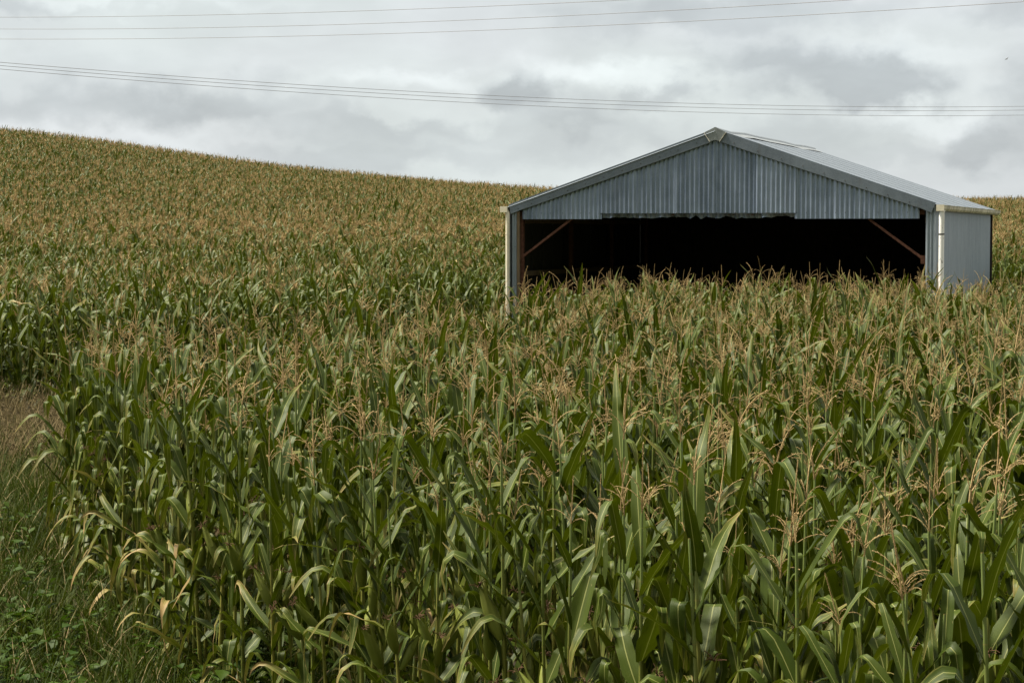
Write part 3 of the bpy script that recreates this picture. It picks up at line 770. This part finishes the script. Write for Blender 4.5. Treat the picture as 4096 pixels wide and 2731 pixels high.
# right and left wall, back wall
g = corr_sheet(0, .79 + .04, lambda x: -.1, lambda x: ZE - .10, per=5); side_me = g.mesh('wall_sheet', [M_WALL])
for q in range(14):
    v0 = q * WL / 14
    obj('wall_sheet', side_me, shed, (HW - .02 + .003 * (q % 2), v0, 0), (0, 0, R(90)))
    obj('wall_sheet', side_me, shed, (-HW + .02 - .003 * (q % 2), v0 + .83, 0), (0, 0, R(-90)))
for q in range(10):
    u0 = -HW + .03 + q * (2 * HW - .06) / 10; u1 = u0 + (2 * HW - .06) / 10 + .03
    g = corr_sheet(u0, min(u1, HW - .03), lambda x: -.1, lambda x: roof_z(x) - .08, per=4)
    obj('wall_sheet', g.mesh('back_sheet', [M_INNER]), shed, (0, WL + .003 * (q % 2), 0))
for s in (-1, 1):
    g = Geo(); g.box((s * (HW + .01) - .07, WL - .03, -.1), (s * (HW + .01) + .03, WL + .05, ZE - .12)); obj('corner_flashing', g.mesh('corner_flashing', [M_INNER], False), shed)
# front jamb sheets either side of the opening
for u0, u1 in ((-HW + .05, -4.62), (4.64, HW + .0)):
    g = corr_sheet(u0, u1, lambda x: -.1, lambda x: ZE - .06, pitch=.075)
    o = obj('jamb_sheet', g.mesh('jamb_sheet', [M_WALL]), shed, (0, .022, 0))
    for z in (1.2, 2.0, 2.9): obj('screw', SCREW_ME, o, ((u0 + u1) / 2, -.012, z))
# roof sheets
Lr = math.hypot(HW + .06, SLOPE * (HW + .06)); ra = math.atan(SLOPE)
RS = (RL1 - RL0) / 14
g = Geo()
n = int(round((RS + .03) / .106 * 6)); vv = np.linspace(0, RS + .03, n + 1); zz = .010 * np.cos(vv / .106 * 2 * np.pi)
V = np.stack([np.stack([np.full_like(vv, d), vv, zz], 1) for d in (0, Lr * .5, Lr)])
i = np.arange(2)[:, None] * (n + 1); j = np.arange(n)[None]
g.add(V.reshape(-1, 3), np.stack([i + j, i + n + 1 + j, i + n + 2 + j, i + j + 1], -1).reshape(-1, 4))
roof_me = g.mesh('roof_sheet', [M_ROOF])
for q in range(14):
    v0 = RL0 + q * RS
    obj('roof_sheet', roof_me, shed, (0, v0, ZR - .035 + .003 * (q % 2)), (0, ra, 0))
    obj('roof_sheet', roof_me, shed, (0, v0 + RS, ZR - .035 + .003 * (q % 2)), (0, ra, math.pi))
# ridge cap: two wings and a roll
g = Geo()
pr_ = [(-.26, -.26 * SLOPE), (-.06, -.06 * SLOPE + .012), (-.045, .02), (-.02, .045), (.02, .045), (.045, .02), (.06, -.06 * SLOPE + .012), (.26, -.26 * SLOPE)]
vs_ = np.linspace(-.03, 11.6, 9); wob = np.random.default_rng(3).normal(0, .012, 9); wob[0] = 0
V = np.array([[(x, v_, z + wob[k]) for x, z in pr_] for k, v_ in enumerate(vs_)])
npr = len(pr_); i = np.arange(8)[:, None] * npr; j = np.arange(npr - 1)[None]
g.add(V.reshape(-1, 3), np.stack([i + j, i + j + 1, i + npr + j + 1, i + npr + j], -1).reshape(-1, 4))
obj('ridge_cap', g.mesh('ridge_cap', [M_CAP], False), shed, (0, 0, ZR + .0))
# barge flashings: an L section following the rake
def barge(u0, u1, hgt=.215, off=0.0, mat=M_FLASH, name='barge_flashing', skew0=0, skew1=0, label=None):
    g = Geo(); s = 1 if u1 > u0 else -1
    P = []
    for u, sk in ((u0, skew0), (u1, skew1)):
        z = roof_z(u)
        P.append([(u, .16, z + .012), (u, -.022 - off, z + .012), (u + sk, -.022 - off, z - hgt), (u + sk, -.012 - off, z - hgt - .012)])
    V = np.array(P).reshape(-1, 3)
    Q = [(k, k + 1, k + 5, k + 4) for k in range(3)]
    g.add(V, Q)
    o = obj(name, g.mesh(name, [mat], False), shed)
    md = o.modifiers.new('thick', 'SOLIDIFY'); md.thickness = .003; md.offset = 0
    if label: o['label'] = label
    n = int(abs(u1 - u0) / .43)
    for k in range(n):
        u = u0 + (u1 - u0) * (k + .5) / n
        obj('screw', SCREW_ME, o, (u, -.024 - off, roof_z(u) - .16), (0, 0, 0), 1.3)
    return o
barge(-.20, -4.52, skew0=.10)
barge(.16, 1.76, skew0=-.06, skew1=-.06)
barge(1.74, 4.52, off=.003, skew0=-.06)
barge(-4.40, -4.86, hgt=.20, off=.006, name='barge_end', skew1=.05, label='bent lighter end piece of the left barge')
barge(4.46, 4.86, hgt=.20, off=.006, name='barge_end', skew1=-.10, label='bent lighter end piece of the right barge')
g = Geo()
V = [(-.23, -.03, roof_z(.23) + .02), (0, -.03, ZR + .05), (.23, -.03, roof_z(.23) + .02), (.10, -.034, ZR - .265), (0, -.038, ZR - .235), (-.11, -.034, ZR - .27)]
g.add([(x, y_, z) for x, y_, z in V] + [(x, .0, z) for x, y_, z in V], [(0, 5, 4, 1), (1, 4, 3, 2)] + [(k, (k + 1) % 6, (k + 1) % 6 + 6, k + 6) for k in range(6)])
o = obj('apex_cap', g.mesh('apex_cap', [M_CAP], False), shed); o['label'] = 'patched zinc cap over the gable apex'
for s, xa, xb in ((-1, -.25, -.115), (1, .25, .105)):
    g = Geo(); g.bar((xa, -.04, roof_z(xa) + .015), (xb, -.045, ZR - .275), .012, .045, (0, 1, 0))
    obj('sealant_strip', g.mesh('sealant_strip', [M_STRIP], False), shed)
# steel frame: posts, rafters, braces, girts and purlins
def part(name, g, mat, smooth=False): return obj(name, g.mesh(name, [mat], smooth), shed)
for v_ in (.16, 3.9, 7.5, 10.9):
    for s, pu in ((-1, -4.595), (1, 4.72)):
        g = Geo(); g.box((pu - .045, v_ - .05, -.1), (pu + .045, v_ + .05, ZE - .14)); part('post', g, M_RUST)
        g = Geo(); g.bar((s * 4.66, v_, roof_z(4.66) - .16), (0, v_, ZR - .16), .08, .14, (0, 0, 1)); part('rafter', g, M_RUST)
for s in (-1, 1):
    g = Geo(); g.bar((s * 4.60, .14, 2.65), (s * 3.30, .14, 3.60), .05, .085, (0, 1, 0)); part('knee_brace', g, M_RUST)
    g = Geo(); g.box((s * 4.58 - .05, .09, 2.56), (s * 4.58 + .05, .10, 2.74)); part('brace_plate', g, M_RUST)
    for z in (.9, 2.28, 3.5):
        g = Geo(); g.box((s * 4.70 - .10, .22, z - .06), (s * 4.70 + .10, WL - .05, z + .05)); part('girt', g, M_TIMBER)
    for k in range(5):
        u = s * (.35 + k * 1.05); g = Geo(); g.box((u - .04, .05, roof_z(u) - .19), (u + .04, WL + .5, roof_z(u) - .07)); part('purlin', g, M_TIMBER)
g = Geo(); g.box((-4.60, .10, 3.62), (4.60, .15, 3.72)); part('lintel', g, M_RUST)
# left front timber trim beside the sheet
g = Geo(); g.box((-4.67, .0, -.1), (-4.605, .05, ZE - .14)); part('corner_trim', g, M_TIMBER)
# gutters and downpipes
def gutter(s, mat):
    prof = [(0, .0), (0, -.10), (.05, -.125), (.10, -.115), (.125, -.075), (.135, -.01), (.15, .0)]
    g = Geo(); vs_ = [-.10, WL * .5, RL1 + .05]
    V = np.array([[(s * (HW + .02 + x), v_, ZE - .035 + z - .006 * k) for x, z in prof] for k, v_ in enumerate(vs_)])
    npf = len(prof); i = np.arange(2)[:, None] * npf; j = np.arange(npf - 1)[None]
    g.add(V.reshape(-1, 3), np.stack([i + j, i + j + 1, i + npf + j + 1, i + npf + j], -1).reshape(-1, 4))
    for k in (0, 2):     # stop ends
        g.add(V[k], [(0, 1, 2, 3)], [(0, 3, 4), (0, 4, 5)])
    o = obj('gutter', g.mesh('gutter', [mat], False), shed)
    md = o.modifiers.new('thick', 'SOLIDIFY'); md.thickness = .004
    g = Geo(); g.box((s * (HW + .10) - .085, -.107, ZE - .165), (s * (HW + .10) + .085, -.101, ZE - .03))
    p = obj('stop_end', g.mesh('stop_end', [M_CREAM], False), o)
    return o
gutter(-1, M_CREAM); gutter(1, M_GUTTER)
for s, u, r_, mat in ((-1, -4.885, .046, M_CREAM), (1, 4.985, .058, M_PIPE)):
    g = Geo(); z = np.array([-.1, 1.0, 2.2, 3.2, ZE - .20, ZE - .13]); P = np.stack([np.full(6, u) + s * np.array([0, 0, 0, 0, 0, .03]), np.full(6, -.03), z], 1)
    g.tube(P, r_, 14); o = obj('downpipe', g.mesh('downpipe', [mat]), shed)
    for zc in (1.4, 3.2):
        g = Geo(); g.tube([(u, -.03, zc - .015), (u, -.03, zc + .015)], r_ + .004, 14); obj('pipe_clip', g.mesh('pipe_clip', [M_CREAM if s < 0 else M_WALL]), o)

# ------------------------------------------------------------------ overhead wires
M_WIRE = simple('wire', (.17, .16, .16), (.22, .21, .21), .6, 5)
def wire(A, B, pix, rad, label, group, ext=.4):
    """pix: three (x, y) picture points the wire passes; A, B: plan line"""
    A = np.array(A, float); B = np.array(B, float); d = B - A
    S = []; Zs = []
    for x, y in pix:
        k = (x - 2048) / F_PX            # X = k * Y (small pitch neglected in plan)
        s = (k * A[1] - A[0]) / (d[0] - k * d[1])
        p = A + s * d
        S.append(s); Zs.append(CAM_H + p[1] * math.tan(math.atan((1365.5 - y) / F_PX) - PITCH))
    co = np.polyfit(S, Zs, 2)
    ss = np.linspace(min(S) - .4, max(S) + ext, 60)
    P = np.stack([A[0] + ss * d[0], A[1] + ss * d[1], np.polyval(co, ss)], 1)
    g = Geo(); g.tube(P, rad, 6)
    o = obj('power_line', g.mesh('power_line', [M_WIRE])); tag(o, label, 'power line', group)
up_ = [((0, 70), (1024, 57), (2048, 22)), ((0, 117), (1024, 108), (2048, 74)), ((0, 157), (1024, 149), (2048, 118))]
for k, (pp, nm) in enumerate(zip(up_, ('topmost', 'middle', 'lowest'))):
    wire((-24 - k * .1, 88 + k * 0.9), (15, 62 + k * .9), pp, .0085, '%s of the three upper wires rising towards the right over the hill' % nm, 'upper overhead wires', 1.4)
lo_ = [((0, 249), (2048, 387), (4096, 426)), ((0, 262), (2048, 402), (4096, 441)), ((0, 276), (2048, 420), (4096, 461))]
for k, (pp, nm) in enumerate(zip(lo_, ('topmost', 'middle', 'lowest'))):
    wire((-18, 70 + k * .8), (25, 96 + k * .8), pp, .0085, '%s of the three lower wires sloping down behind the shed roof' % nm, 'lower overhead wires')

# ------------------------------------------------------------------ bird
M_BIRD = simple('bird_feather', (.02, .02, .022), (.05, .045, .04), .7, 30)
by = 95.0; bx = (4014 - 2048) / F_PX * by; bz = CAM_H + by * math.tan(math.atan((1365.5 - 237) / F_PX) - PITCH)
bird = empty('bird', (bx, by, bz), (0, R(-38), R(20)))
tag(bird, 'small dark bird gliding in the sky above the shed', 'bird')
g = Geo(); g.tube([(0, -.10, 0), (0, -.07, .004), (0, -.02, 0), (0, .05, 0), (0, .09, 0)], [.004, .014, .024, .016, .006], 8); obj('body', g.mesh('bird_body', [M_BIRD]), bird)
for s in (-1, 1):
    g = Geo(); V = [(0, -.035, .006), (s * .07, -.05, .02), (s * .15, -.01, .012), (s * .07, .0, .016), (0, .03, .004)]
    g.add(V + [(x, y_, z - .004) for x, y_, z in V], [(0, 1, 3, 4), (9, 8, 6, 5)], [(1, 2, 3), (8, 7, 6)]); obj('wing', g.mesh('bird_wing', [M_BIRD]), bird)
g = Geo(); g.add([(-.008, .08, 0), (.008, .08, 0), (.022, .14, 0), (0, .12, 0), (-.022, .14, 0)], T=[(0, 1, 3), (1, 2, 3), (0, 3, 4)]); obj('tail', g.mesh('bird_tail', [M_BIRD]), bird)
